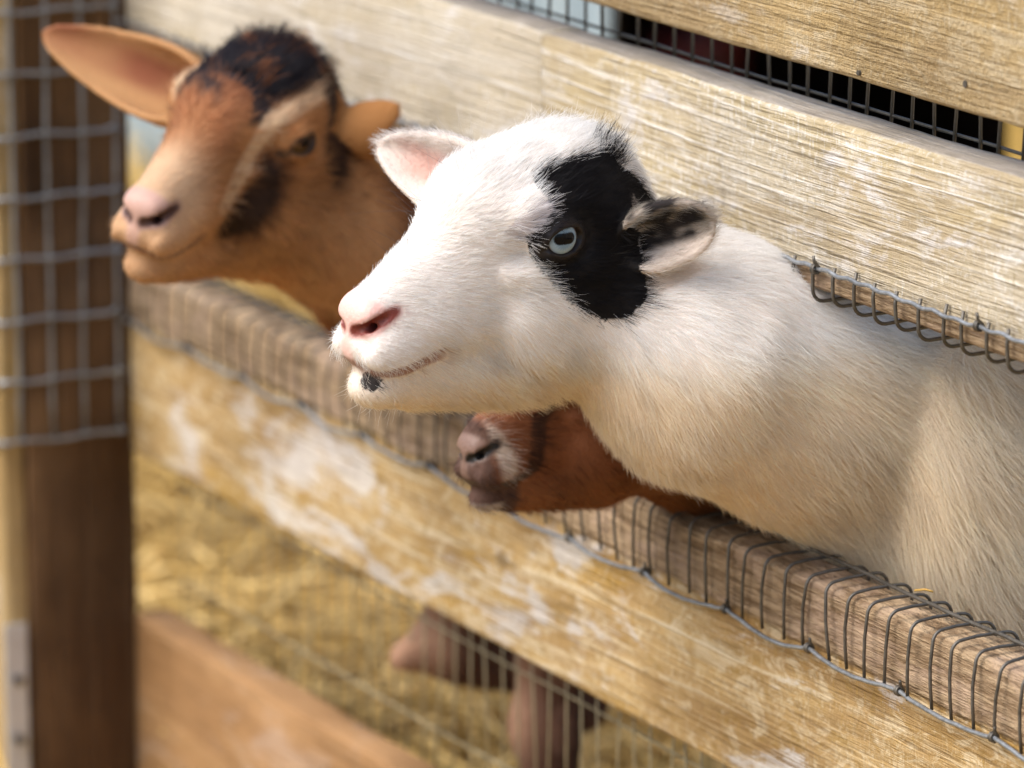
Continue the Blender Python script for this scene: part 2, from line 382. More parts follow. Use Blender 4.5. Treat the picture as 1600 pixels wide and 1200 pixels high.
def legs(Fd,x,dx,fy,hy,top,r=.04):
    for s in (1,-1):
        for y,kn in ((fy,.0),(hy,.03)):
            Fd.cone(W,(x+s*dx,y,top),(x+s*dx*.95,y+kn,.24),r,r*.5,.02)
            Fd.cone(W,(x+s*dx*.95,y+kn,.24),(x+s*dx*.95,y,.05),r*.48,r*.36,.01)
            Fd.cone(W,(x+s*dx*.95,y,.05),(x+s*dx*.95,y-.015,.015),r*.42,r*.5,.01)
def brown():
    H=Frame(Rh(31,-4,-13),(-.7025,-.156,.669),.00097)
    Fd=Field(axis_pts(-.95,-.5,-.90,-.58,.0022,.007),axis_pts(-.33,.75,-.32,-.02,.0022,.008),axis_pts(.0,.80,.54,.78,.0022,.008))
    head(Fd,H,{'open':6.8,'jawR':36,'jawA':(-14,0,-72),'cheek':(40,23,40),'lipr':(19,18,15),'slit':1.3,'chin':(20,15,13)})
    Fd.cone(W,H.w((-34,0,-42)),(-.735,.01,.556),.054,.076,.03); Fd.cone(W,(-.735,.01,.556),(-.77,.13,.545),.076,.10,.03)
    Fd.cone(W,(-.79,.15,.52),(-.79,.42,.455),.10,.10,.05)
    Fd.ell(W,(-.73,.15,.5),(.045,.07,.10),.03); Fd.ell(W,(-.85,.15,.5),(.045,.07,.10),.03)
    # standing left foreleg, lifted and bent right foreleg, hind legs
    Fd.cone(W,(-.725,.11,.43),(-.722,.085,.27),.038,.023,.02); Fd.ell(W,(-.722,.080,.225),(.023,.025,.034),.012); Fd.cone(W,(-.722,.085,.27),(-.722,.09,.05),.020,.015,.012); Fd.cone(W,(-.722,.09,.05),(-.722,.075,.015),.018,.022,.01)
    Fd.cone(W,(-.85,.12,.43),(-.85,.078,.262),.040,.025,.02); Fd.cone(W,(-.85,.072,.256),(-.85,.036,.246),.024,.011,.010); Fd.cone(W,(-.85,.075,.246),(-.85,.16,.215),.024,.016,.01); Fd.cone(W,(-.85,.16,.215),(-.85,.18,.19),.018,.02,.01)
    for s in (1,-1):
        Fd.cone(W,(-.79+s*.065,.44,.40),(-.79+s*.062,.47,.24),.045,.022,.02); Fd.cone(W,(-.79+s*.062,.47,.24),(-.79+s*.062,.44,.02),.022,.017,.01)
    Fd.ear(H,(-38,-40,-10),(.16,-.96,.13),(.6,.6,.3),140,25)
    Fd.ear(H,(-46,44,2),(-.30,.5,.72),(-.75,.35,-.5),44,18,th0=2.2,th1=1.1,bend=.5)
    return H,Fd,[(ear_frame(H,(-38,-40,-10),(.16,-.96,.13),(.6,.6,.3)),140),(ear_frame(H,(-46,44,2),(-.30,.5,.72),(-.75,.35,-.5)),50)]
def kid():
    H=Frame(Rh(8,-3,0),(-.398,-.071,.550),.00075)
    Fd=Field(axis_pts(-.56,-.28,-.47,-.31,.0022,.007),axis_pts(-.22,.55,-.21,0,.0022,.008),axis_pts(.0,.66,.44,.60,.0022,.008))
    head(Fd,H,{'brA':(92,0,-24),'slit':1.3,'brR':17,'jawr':17,'chin':(20,14,12)})
    Fd.cone(W,H.w((-30,0,-34)),(-.405,.015,.507),.034,.037,.025); Fd.cone(W,(-.405,.015,.507),(-.46,.11,.45),.037,.055,.03)
    Fd.cone(W,(-.48,.14,.40),(-.52,.42,.39),.07,.08,.04)
    legs(Fd,-.49,.045,.14,.42,.33,.028)
    Fd.ear(H,(-50,44,-2),(-.6,.7,-.2),(.5,.6,-.2),60,18)
    Fd.ear(H,(-50,-44,-2),(-.6,-.7,-.2),(.5,-.6,-.2),60,18)
    return H,Fd,[(ear_frame(H,(-50,44,-2),(-.6,.7,-.2),(.5,.6,-.2)),60),(ear_frame(H,(-50,-44,-2),(-.6,-.7,-.2),(.5,-.6,-.2)),60)]
# ------------------------------------------------------------------ ground
MAT_GROUND = (lambda N: (lambda P: (N.bump(N.noise(P, 40, 6, .7), .02), N.done(N.mix(N.step(N.noise(P, 5, 6, .7), .35, .65), (.36, .235, .08), (.52, .36, .14)), .95, .1))[1])(N.coords()))(Nodes('strewn_straw_ground'))
N_ = 60
gx = np.concatenate([np.linspace(-150, -5, 12), np.linspace(-4.6, 3, N_), np.linspace(4, 150, 12)]); gy = np.concatenate([np.linspace(-150, -4, 12), np.linspace(-3.5, 4, N_), np.linspace(5, 150, 12)])
GX, GY = np.meshgrid(gx, gy, indexing='ij'); GP = np.stack([GX, GY, GX * 0], -1).reshape(-1, 3)
GP[:, 2] = -.012 + .010 * vnoise(GP * (1, 1, 0), 3.0, 31)
nx, ny = len(gx), len(gy); idx = np.arange(nx * ny).reshape(nx, ny)
obj('ground', GP, np.stack([idx[:-1, :-1], idx[1:, :-1], idx[1:, 1:], idx[:-1, 1:]], -1).reshape(-1, 4), MAT_GROUND)['kind'] = 'structure'

# ------------------------------------------------------------------ fence
FENCE = empty('fence', (-.6, .016, 0))
tag(FENCE, 'weathered wooden board fence with wire mesh folded over its board edges', 'fence')
W_A = wood('weathered_top_board', (.54, .41, .225), (.36, .25, .12), (.70, .62, .46), .6, .35, (.46, .32, .13), .7, .011, seed=3.1, sawn=1.1, ringc=.12, speckle=.6, bump=.0014, smear=.3)
W_B = wood('bleached_middle_board', (.60, .525, .39), (.40, .315, .195), (.80, .78, .73), .95, .75, (.50, .395, .20), .6, .0044, seed=1.7, knots=((-.262, .700, .010), (-.075, .668, .008), (-.78, .69, .010)), rough_zone=(.6500, .6475), bump=.0013, smear=.28, ringc=.42, warp=.10, grey_top=True, speckle=.65)
W_B2 = wood('bleached_middle_board_far', (.60, .54, .44), (.48, .41, .30), (.78, .76, .72), .9, .85, (.50, .41, .25), .6, .005, seed=7.7, rough_zone=(.6500, .6475), ringc=.15, grey_top=True)
W_C = wood('stained_lower_board', (.58, .40, .175), (.32, .195, .075), (.76, .65, .45), .85, .75, (.48, .285, .05), .95, .009, seed=5.3, knots=((-.03, .375, .010),), rough_zone=(.4170, .4215), bump=.0012, ringc=.32, warp=.16, wild=3, sawn=.5, paint_bias=.006, smear=.5)
W_D = wood('planed_orange_bottom_board', (.44, .245, .105), (.31, .165, .065), (.50, .36, .22), .25, .15, (.38, .21, .075), .6, .008, seed=9.9, ringc=.15)
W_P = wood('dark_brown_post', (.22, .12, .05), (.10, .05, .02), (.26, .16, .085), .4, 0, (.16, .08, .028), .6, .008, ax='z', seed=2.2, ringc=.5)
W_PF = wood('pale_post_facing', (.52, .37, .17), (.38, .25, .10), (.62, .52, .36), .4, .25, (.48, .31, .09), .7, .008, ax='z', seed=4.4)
STEEL = plain('galvanised_wire', (.27, .285, .30), .42, .5, .6, .35, 300)
STRAWLIT = plain('straw_lit_thin_wire', (.40, .34, .21), .5, .5, .45, .35, 200)  # yellow reflection of the straw painted into the thin wire's colour
STEEL_D = plain('weathered_dark_wire', (.125, .115, .10), .5, .5, .7, .35, 300)
ZINC = plain('zinc_plate', (.62, .66, .72), .38, .5, .55, .12, 60)

def board(x0, x1, y0, y1, z0, z1, mat, seed, r=.004, amp=.0007, chew=0.0, step=.008, part='board'):
    """one sawn board along x with eased, slightly uneven edges"""
    n = max(8, int((x1 - x0) / step)); xs = np.linspace(x0, x1, n + 1); V = []
    prof = []
    for cy_, cz_, a0 in ((y0 + r, z0 + r, 180), (y1 - r, z0 + r, 270), (y1 - r, z1 - r, 0), (y0 + r, z1 - r, 90)):
        for k in range(4):
            a = math.radians(a0 + 30 * k); prof.append((cy_ + r * math.cos(a), cz_ + r * math.sin(a)))
    k = len(prof)
    nz = [amp * wob(xs * 14, seed * 50 + j) for j in range(2 * k)]
    ch = np.maximum(0, wob(xs * 22, seed + 900)) * chew if chew else xs * 0
    for i, x in enumerate(xs):
        for j, (py, pz) in enumerate(prof):
            top = pz > (z0 + z1) / 2
            V.append((x, py + nz[2 * j][i], pz + nz[2 * j + 1][i] - (ch[i] if top and py < (y0 + y1) / 2 else 0)))
    F = [(i * k + j, (i + 1) * k + j, (i + 1) * k + (j + 1) % k, i * k + (j + 1) % k) for i in range(n) for j in range(k)]
    F.append(tuple(range(k))); F.append(tuple(n * k + j for j in range(k))[::-1])
    return obj(part, V, F, mat, FENCE)
XR = .42; XP = -1.2532                                            # right end of the boards, face of the post they butt against
a_ = board(XP, XR, .0, .030, .767, .912, W_A, 1); a_['label'] = 'topmost board at the upper right edge'
b1 = board(-.574, XR, .0, .032, .6362, .7395, W_B, 2); b1['label'] = 'long bleached board above the goats'
b2 = board(XP, -.5755, .001, .032, .6365, .7400, W_B2, 3)
c_ = board(XP, XR, .0, .034, .3130, .4590, W_C, 4, r=.005, chew=.003); c_['label'] = 'stained board with white paint smears below the goats'
d_ = board(XP + .002, XR, .0, .030, -.02, .1825, W_D, 5); d_['label'] = 'orange brown bottom board'
v, f = tube([(-.0715, -.0012, .7835), (-.0715, .004, .7835)], .0021, 8); obj('nail', v, f, STEEL_D, FENCE, False)
v, f = tube([(-.185, -.0012, .7725), (-.185, .004, .7725)], .0016, 8); obj('nail', v, f, STEEL_D, FENCE, False)
# post: dark core, pale facing board on the side away from the pen
def upright(x0, x1, y0, y1, z0, z1, mat, seed, name):
    zs = np.linspace(z0, z1, 60); r = .004; prof = []
    for cx_, cy_, a0 in ((x0 + r, y0 + r, 180), (x1 - r, y0 + r, 270), (x1 - r, y1 - r, 0), (x0 + r, y1 - r, 90)):
        for k in range(4):
            a = math.radians(a0 + 30 * k); prof.append((cx_ + r * math.cos(a), cy_ + r * math.sin(a)))
    k = len(prof); V = [(px + .0012 * wob(z * 9, seed + j), py + .0012 * wob(z * 9, seed + 40 + j), z) for z in zs for j, (px, py) in enumerate(prof)]
    F = [(i * k + j, i * k + (j + 1) % k, (i + 1) * k + (j + 1) % k, (i + 1) * k + j) for i in range(len(zs) - 1) for j in range(k)]
    F.append(tuple(range(k))[::-1]); F.append(tuple((len(zs) - 1) * k + j for j in range(k)))
    return obj(name, V, F, mat, FENCE)
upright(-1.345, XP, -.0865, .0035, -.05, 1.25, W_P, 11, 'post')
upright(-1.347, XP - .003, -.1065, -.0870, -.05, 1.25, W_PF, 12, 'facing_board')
# zinc strap with two bolts on the facing board
v, f = box(-1.2556, -1.2526, -.1085, -.0905, -.02, .186); br = obj('strap', v, f, ZINC, FENCE, False)
for z in (.142, .094):
    v, f = tube([(-1.2526, -.0990, z), (-1.2480, -.0990, z)], .0042, 6); obj('bolt', v, f, STEEL_D, br, False)

# wire mesh. each wire is a piece of its own; alike wires share mesh data
PITCH = .0235; WR = .00105
def panel(name): 
    o = empty(name, (0, 0, 0)); o.parent = FENCE; return o
def arc(cx_, cz_, r, a0, a1, n=6): return [(0, cx_ + r * math.cos(math.radians(a)), cz_ + r * math.sin(math.radians(a))) for a in np.linspace(a0, a1, n)]
FX, FY = FENCE.location.x, FENCE.location.y
def wire_run(parent, makers, x0, x1, mat, r=WR, jitter=.0015, name='wire'):
    data = []
    for mk in makers:
        P = np.array(mk()); c = P.mean(0); v, f = tube(P - c, r); data.append((mesh_data(name, v, f, mat), c))
    x = x0
    while x <= x1:
        me, c = data[rnd.randrange(len(data))]
        o = put(name, me, parent, (x - FX + rnd.uniform(-jitter, jitter), c[1] - FY + rnd.uniform(-.0005, .0005), c[2] + rnd.uniform(-.0006, .0006)))
        o.rotation_euler = (rnd.gauss(0, .02), rnd.gauss(0, .05), rnd.gauss(0, .05)); x += PITCH
def loop_c(seed):
    def mk():
        r = random.Random(seed); b = r.uniform(-.0012, .0012); t = .4625 + r.uniform(-.0008, .0015); e = -.0035 - r.uniform(0, .0015)
        P = [(b * .5, e, .4165), (b, e - .001, .430), (b, e - .0012, .442)] + arc(e + .0075, t - .0075, .0075, 180, 90)
        P += [(0, .012, t + .001), (0, .026, t + .0012)] + arc(.0315, t - .0068, .0078, 90, 0) + [(0, .0393, .440), (0, .0397, .425)]
        return P
    return mk
pc = panel('wire_mesh'); pc['label'] = 'wire mesh folded over the top edge of the lower board'
wire_run(pc, [loop_c(s) for s in range(6)], XP + .012, XR - .02, STEEL_D)
def long_wire(fy, fz, mat, parent, r=.0012, x0=XP + .004, x1=XR, n=320, name='long_wire'):
    xs = np.linspace(x0, x1, n); P = np.stack([xs, fy(xs), fz(xs)], 1); v, f = tube(P, r); return obj(name, v, f, mat, parent)
sag = lambda x: np.abs(np.sin((x + .02) * math.pi / (PITCH * 4.3)))
lowz = lambda x: .4185 - .0042 * sag(x) + .0022 * wob(x * 5, 3) + .0008 * wob(x * 40, 5)
lowy = lambda x: -.0058 - .0016 * sag(x) + .0007 * wob(x * 30, 8)
long_wire(lowy, lowz, STEEL, pc, .00145)
long_wire(lambda x: .0235 + .0015 * wob(x * 4, 21), lambda x: .4655 + .0006 * wob(x * 20, 22), STEEL_D, pc, .0013)
long_wire(lambda x: .0415 + 0 * x, lambda x: .437 + .001 * wob(x * 9, 23), STEEL_D, pc, .0012)
for i in range(16):                                               # knots where a cut wire is twisted round the edge wire
    x = -.02 - i * PITCH * 4.3; x = -.02 - PITCH * 4.3 * i
    y0_, z0_ = float(lowy(np.array(x))), float(lowz(np.array(x)))
    a = np.linspace(0, 4.4 * math.pi, 22); P = np.stack([x + (a / a[-1] - .5) * .0042, y0_ + .0023 * np.cos(a), z0_ + .0023 * np.sin(a)], 1)
    P = np.concatenate([P, [[x + .003, y0_ - .001, z0_ + .0048], [x + .0042, y0_ - .002, z0_ + .0072]]])
    v, f = tube(P, .00095, 6); obj('twist', v, f, STEEL_D, pc)
def loop_b(seed):
    def mk():
        r = random.Random(seed + 50); t = .6545 + r.uniform(-.001, .0012); e = -.0035 - r.uniform(0, .0015); d = .633 - r.uniform(0, .002)
        P = [(0, e + .001, t), (0, e - .0004, .647)] + arc(e + .008, d + .006, .008, 180, 270)
        P += [(0, .016, d - .0015), (0, .028, d - .0012)] + arc(.032, d + .006, .008, 270, 360) + [(0, .0402, .655)]
        return P
    return mk
pb = panel('wire_mesh'); pb['label'] = 'wire mesh looped under the bottom edge of the bleached board'
wire_run(pb, [loop_b(s) for s in range(5)], XP + .014, XR - .02, STEEL_D, .00115)
upz = lambda x: .6505 + .0013 * wob(x * 11, 33) + .0007 * np.sin((x + .004) * 2 * math.pi / PITCH)
long_wire(lambda x: -.0052 + .0006 * wob(x * 20, 34), upz, STEEL, pb, .0014)
long_wire(lambda x: .0405 + 0 * x, lambda x: .647 + 0 * x, STEEL_D, pb, .0012)
for i, x in enumerate((-.222, -.0455, -.40, -.63, -.86, -1.09)):
    z0_ = float(upz(np.array(x))); a = np.linspace(0, 4 * math.pi, 20)
    P = np.stack([x + (a / a[-1] - .5) * .004, -.0055 + .0024 * np.cos(a), z0_ + .0024 * np.sin(a)], 1); P = np.concatenate([P, [[x + .003, -.008, z0_ + .005], [x + .0025, -.0085, z0_ + .0085]]])
    v, f = tube(P, .001, 6); obj('twist', v, f, STEEL_D, pb)
pa = panel('wire_mesh'); pa['label'] = 'wire mesh closing the slot under the topmost board'
wire_run(pa, [lambda s=s: [(0, .0365 + .0004 * s, .72), (.0004 * s, .037, .76), (0, .036, .80)] for s in (-1, 0, 1)], XP + .01, XR - .02, STEEL_D, .0011)
long_wire(lambda x: .0382 + 0 * x, lambda x: .7405 + .0004 * wob(x * 9, 44), STEEL_D, pa, .0011)
long_wire(lambda x: .0382 + 0 * x, lambda x: .796 + 0 * x, STEEL_D, pa, .0011)
pd = panel('wire_mesh'); pd['label'] = 'wire mesh across the open gap below the stained board'
wire_run(pd, [lambda s=s: [(0, .037, .15), (.0005 * s, .0375, .25), (0, .037, .34)] for s in (-1, 0, 1)], XP + .01, XR - .02, STRAWLIT, .00075)
for z in (.205, .281): long_wire(lambda x: .0388 + 0 * x, lambda x, z=z: z + .0012 * wob(x * 6, int(z * 900)), STRAWLIT, pd, .0008)
# mesh wrapped round the upper part of the post
pp = panel('wire_mesh'); pp['label'] = 'square wire mesh wrapped round the upper half of the dark post'
hz = [(-1.352, .01), (-1.352, -.100), (-1.346, -.1115), (-1.262, -.1125), (-1.2495, -.106), (-1.2485, -.02), (-1.2485, -.004)]
for i, z in enumerate(np.arange(.331, 1.2, .0475)):
    P = []
    for (xa, ya), (xb, yb) in zip(hz, hz[1:]):
        for t in np.linspace(0, 1, 8, endpoint=False): P.append((xa + (xb - xa) * t, ya + (yb - ya) * t, z + .0018 * math.sin(9 * t + i * 2.1) * .6))
    v, f = tube(P, .0019, 6); obj('long_wire', v, f, STEEL, pp)
for x, y in [(-1.2500, -.010), (-1.2500, -.038), (-1.2500, -.066), (-1.2500, -.094), (-1.268, -.1140), (-1.296, -.1140), (-1.324, -.1140)]:
    P = [(x + .001 * wob(z * 11, 5), y + .0016 * wob(z * 8, int(-y * 1000)), z) for z in np.linspace(.331, 1.2, 30)]; v, f = tube(P, .0017, 6); obj('wire', v, f, STEEL, pp)

# ------------------------------------------------------------------ pen behind the fence: shelter, tub, straw
W_H = wood('shelter_dark_boards', (.050, .030, .018), (.028, .016, .010), (.07, .05, .03), .3, 0, (.045, .022, .01), .5, .01, ax='z', seed=6.1)  # near-black boards; shade inside the shelter is put into their colour
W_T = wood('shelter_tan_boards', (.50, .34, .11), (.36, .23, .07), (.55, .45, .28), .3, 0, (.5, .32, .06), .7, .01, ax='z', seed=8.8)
SH = empty('goat_shelter', (-1.85, 1.3, 0)); tag(SH, 'low goat shelter with a dark open front seen through the slot', 'shelter')
def slab(name, b, mat, parent, at=None): v, f = box(*b); return obj(name, v, f, mat, parent, False)
for i in range(6):
    x = -1.555 + i * .13; slab('front_board', (x, x + .127, 1.0, 1.022, .0, .80), W_T, SH)
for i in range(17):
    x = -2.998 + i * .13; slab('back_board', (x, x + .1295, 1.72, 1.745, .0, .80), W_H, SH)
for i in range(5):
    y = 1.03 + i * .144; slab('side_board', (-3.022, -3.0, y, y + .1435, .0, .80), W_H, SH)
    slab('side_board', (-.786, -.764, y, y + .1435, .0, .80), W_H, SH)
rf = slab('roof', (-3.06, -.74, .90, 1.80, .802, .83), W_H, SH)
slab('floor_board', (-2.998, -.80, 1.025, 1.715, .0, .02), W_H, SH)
# grey blue sheet metal screen left of the shelter
SM = Nodes('grey_blue_sheet_metal'); P_ = SM.coords(); SM.bump(SM.noise(P_, 12, 3), .01)
SM = SM.done(SM.mix(SM.step(SM.noise(P_, 6, 4), .35, .7), (.30, .38, .42), (.42, .50, .54)), .45, .5, .2)
SC = empty('sheet_metal_screen', (-3.4, 1.0, 0)); tag(SC, 'grey blue ribbed metal screen standing left of the goat shelter', 'screen')
for i in range(8):
    x0_ = -4.29 + i * .25; xs = np.linspace(x0_, x0_ + .247, 26); V = []; nz = 2
    for x in xs:
        y = 1.0 + .010 * math.copysign(min(1, 2.2 * abs(math.sin(x * 50.27))), math.sin(x * 50.27))
        V += [(x, y, 0), (x, y, 1.3), (x, y + .0015, 1.3), (x, y + .0015, 0)]
    F = [(4 * j + a, 4 * j + 4 + a, 4 * j + 4 + (a + 1) % 4, 4 * j + (a + 1) % 4) for j in range(25) for a in range(4)]
    F += [(0, 1, 2, 3), tuple(100 + a for a in (3, 2, 1, 0))]
    obj('metal_sheet', V, F, SM, SC, False)
for x in (-4.3, -3.35, -2.39): slab('screen_post', (x, x + .05, 1.016, 1.03 if x > -3 else 1.066, 0, 1.32), W_H, SC)
# red tub in the shelter
RED = plain('dull_red_plastic', (.15, .03, .028), .5, .4, 0, .3, 14)
TB = empty('feed_bin', (-2.435, 1.18, .02)); tag(TB, 'narrow dull red plastic bin inside the dark shelter', 'bin')
n = 36; prof = [(.0, .02), (.11, .02), (.118, .03), (.15, .36), (.162, .365), (.163, .38), (.150, .382), (.143, .37), (.112, .035), (.0, .035)]
V = [(-2.435 + .36 * r_ * math.cos(2 * math.pi * k / n), 1.18 + .36 * r_ * math.sin(2 * math.pi * k / n), z + .0) for r_, z in prof for k in range(n)]
F = [(i * n + k, i * n + (k + 1) % n, (i + 1) * n + (k + 1) % n, (i + 1) * n + k) for i in range(len(prof) - 1) for k in range(n)]
obj('bin_wall', V, F, RED, TB)
a = np.linspace(0, math.pi, 24); P = np.stack([-2.435 + .060 * np.cos(a), 1.18 - .01 - .05 * np.sin(a), .37 - .09 * np.sin(a)], 1); v, f = tube(P, .003); obj('handle', v, f, STEEL_D, TB)

# straw litter: nobody could count it
STRAW = Nodes('dry_straw'); oi = STRAW.new('ShaderNodeAttribute', attribute_name='tint').outputs['Color']; STRAW = STRAW.done(oi, .6, .3)
def straw(n, x0, x1, y0, y1, seed, zmax=.07):
    r = np.random.default_rng(seed); V = np.zeros((n, 9, 3)); C = np.zeros((n, 9, 4)); C[..., 3] = 1
    px = r.uniform(x0, x1, n); py = r.uniform(y0, y1, n); az = r.uniform(0, 2 * math.pi, n); L = r.uniform(.06, .22, n); tl = r.normal(0, .22, n); w = r.uniform(.0012, .0026, n)
    pz = r.random(n) ** 1.7 * zmax + .012 + np.abs(np.sin(tl)) * L * .5; bend = r.normal(0, .25, n)
    for s_, t in enumerate((-.5, 0, .5)):
        aa = az + bend * t; c = np.stack([px + L * t * np.cos(aa) * np.cos(tl), py + L * t * np.sin(aa) * np.cos(tl), np.maximum(.002, pz + L * t * np.sin(tl) - .02 * abs(t))], 1)
        for k in range(3):
            q = 2.094 * k; V[:, s_ * 3 + k] = c + np.stack([-np.sin(aa) * np.cos(q), np.cos(aa) * np.cos(q), np.sin(q) + 0 * aa], 1) * w[:, None]
    k = r.random(n)[:, None]; col = np.array([.50, .32, .08]) * (1 - k) + np.array([.80, .58, .24]) * k; col *= r.uniform(.55, 1.15, n)[:, None]
    C[..., :3] = col[:, None]
    base = np.array([(s_ * 3 + k, s_ * 3 + (k + 1) % 3, s_ * 3 + 3 + (k + 1) % 3, s_ * 3 + 3 + k) for s_ in (0, 1) for k in range(3)])
    F = (base[None] + 9 * np.arange(n)[:, None, None]).reshape(-1, 4)
    o = obj('straw_litter', V.reshape(-1, 3), F, STRAW, None, False); at_ = o.data.color_attributes.new('tint', 'FLOAT_COLOR', 'POINT'); at_.data.foreach_set('color', C.reshape(-1).astype(np.float32)); return o
tag(straw(19000, -3.6, .3, .06, 1.25, 5), 'loose yellow straw strewn over the pen floor behind the fence', 'straw', kind='stuff')
tag(straw(2500, -1.6, 1.0, -1.3, -.03, 6, .02), 'thin scatter of straw on the ground in front of the fence', 'straw', kind='stuff')
# one stalk caught in the mesh on the lower board
P = [(-.158, .027, .4668), (-.153, .031, .4682), (-.149, .034, .4674)]; v, f = tube(P, .0007, 5)
STALK = plain('straw_stalk', (.55, .33, .08), .6, .3, 0, .2, 80)
tag(obj('straw_stalk', v, f, STALK, None, True, at=P[0]), 'single orange straw stalk caught in the mesh beside the white goat', 'straw')
# ------------------------------------------------------------------ goats: coats
def inpoly(poly, x, z):
    poly = np.array(poly, float); ins = np.zeros(len(x), bool); j = len(poly) - 1
    for i in range(len(poly)):
        xi, zi = poly[i]; xj, zj = poly[j]
        c = ((zi > z) != (zj > z)) & (x < (xj - xi) * (z - zi) / (zj - zi + 1e-9) + xi); ins ^= c; j = i
    return ins
def softpoly(poly, x, z, r=4.0):
    return sum(inpoly(poly, x + r * math.cos(a) * k, z + r * math.sin(a) * k) for a in (0, 1.05, 2.09, 3.14, 4.19, 5.24) for k in (.5, 1)) / 12.0
def polydist(poly, p):
    poly = np.array(poly, float); d = np.full(len(p), 1e9)
    for a, b in zip(poly, poly[1:]):
        ab = b - a; t = np.clip(((p - a) @ ab) / (ab @ ab), 0, 1); d = np.minimum(d, np.linalg.norm(p - a - t[:, None] * ab, axis=1))
    return d
def sstep(x, a, b): t = np.clip((x - a) / (b - a), 0, 1); return t * t * (3 - 2 * t)
def lerp(a, b, t): return a + (np.asarray(b) - a) * t[:, None]
NOSTRIL = [(112, 6, -38), (105, 15.5, -33), (93, 20.5, -26)]
def face_features(L, C, pad, inner, lips, rim, ez=7, ey=41, opening=9.5):
    """bare skin of nose, nostrils, lips and eyelids; returns colour and the bare mask"""
    A = L.copy(); A[:, 1] = np.abs(A[:, 1]); bare = np.zeros(len(L))
    q = ((L[:, 0] - 105) / 15) ** 2 + (L[:, 1] / 21) ** 2 + ((L[:, 2] + 31) / 13) ** 2
    m = sstep(q, 1.25, .85); bare = np.maximum(bare, m); C = lerp(C, pad, m)
    m = sstep(A[:, 1], 7, 3) * sstep(L[:, 0], 100, 106) * sstep(L[:, 2], -62, -58) * sstep(L[:, 2], -34, -40); C = lerp(C, pad, m * .8); bare = np.maximum(bare, m * .8)
    d = polydist(MOUTH, A); m = sstep(d, 6.5, 3.6) * sstep(A[:, 0], 56, 66); C = lerp(C, lips, m); bare = np.maximum(bare, m)
    d = polydist(NOSTRIL, A); m = sstep(d, 6.5, 4.3); C = lerp(C, tuple(.5 * a + .5 * b for a, b in zip(pad, inner)), m * .7); m = np.maximum(sstep(d, 4.4, 3.2), sstep(polydist([(104, 11, -36), (94, 8, -36)], A), 5.5, 4)); C = lerp(C, inner, m); bare = np.maximum(bare, m)
    e = np.sqrt(((A[:, 0]) / 15.5) ** 2 + ((A[:, 2] - ez) / (opening + 2.5)) ** 2 + ((A[:, 1] - ey - 13) / 18) ** 2); m = sstep(e, 1.05, .85); C = lerp(C, rim, m); bare = np.maximum(bare, m)
    t = polydist([(10, ey + 7, ez - 4), (25, ey + 1, ez - 9)], A); m = sstep(t, 4.5, 2.2); C = lerp(C, rim, m); bare = np.maximum(bare, m)
    return C, bare
class Goat: pass
PATCH = [(-14, 58), (2, 46), (7, 36), (5, 24), (20, 10), (17, 1), (11, -12), (3, -22), (-9, -35), (-25, -44), (-37, -43), (-48, -32), (-52, -16), (-52, -2), (-60, 4), (-76, 12), (-68, 26), (-52, 38), (-56, 60), (-37, 60)]
def coat_white(L, P, jit, ears):
    C = np.tile((.90, .885, .86), (len(L), 1)).astype(float)
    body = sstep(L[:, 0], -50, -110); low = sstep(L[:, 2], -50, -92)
    C = lerp(C, (.88, .75, .54), np.maximum(low * .7, body * sstep(P[:, 2], .625, .52) * .85))  # cream throat and lower neck, with warm bounce light painted into the tint
    streak = sstep(vnoise(P * (1, .5, .35), 95, 3) + .6 * vnoise(P, 30, 4), .25, 1.1)
    C = lerp(C, (.58, .46, .32), streak * sstep(P[:, 1], .05, .12) * .8)
    C = lerp(C, (.88, .82, .72), sstep(P[:, 1], .02, .12) * .4)
    J = L + jit
    m = inpoly(PATCH, J[:, 0], J[:, 2]) & (J[:, 1] > 19 * sstep(L[:, 2], 20, 40) + 8 - 9 * np.exp(-((L[:, 0] + 51) / 7) ** 2) * (L[:, 2] > 30))
    C[m] = (.008, .006, .006)
    g = (~m) & (L[:, 1] > 12) & inpoly([(24, 22), (8, 30), (2, 24), (10, 10), (22, 6), (30, 12)], J[:, 0], J[:, 2]); C[g] = C[g] * (.74, .72, .76)
    # ears: near one grey with dark hair inside, far one pink inside
    (e1, w1), (e2, w2) = ears
    u, v, n = e1.l(P).T; on = (u > 9) & (u < w1 + 8) & (np.abs(v) < 30) & (n > -6) & (n < 34) & (L[:, 1] > 40)
    f = sstep(vnoise(P, 240, 9), -.7, .3); C[on] = lerp(lerp(np.tile((.46, .42, .37), (on.sum(), 1)), (.035, .03, .03), f[on] * sstep(u[on], 54, 44)), (.74, .68, .62), np.maximum(sstep(-v[on], 5, 11), sstep(u[on], w1 - 7, w1 - 1) * .5))
    u, v, n = e2.l(P).T; on2 = (u > 10) & (u < w2 + 8) & (np.abs(v) < 30) & (n > -7) & (n < 34) & (L[:, 1] < -38)
    C[on2] = lerp(np.tile((.80, .76, .72), (on2.sum(), 1)), (.70, .44, .38), sstep(np.abs(v[on2]), 14, 5) * sstep(u[on2], 82, 56) * .85)
    C = np.where((np.linalg.norm(J - np.array((103, 9, -68)), axis=1) < 6)[:, None], np.array((.05, .045, .045)), C)
    return C, on | on2
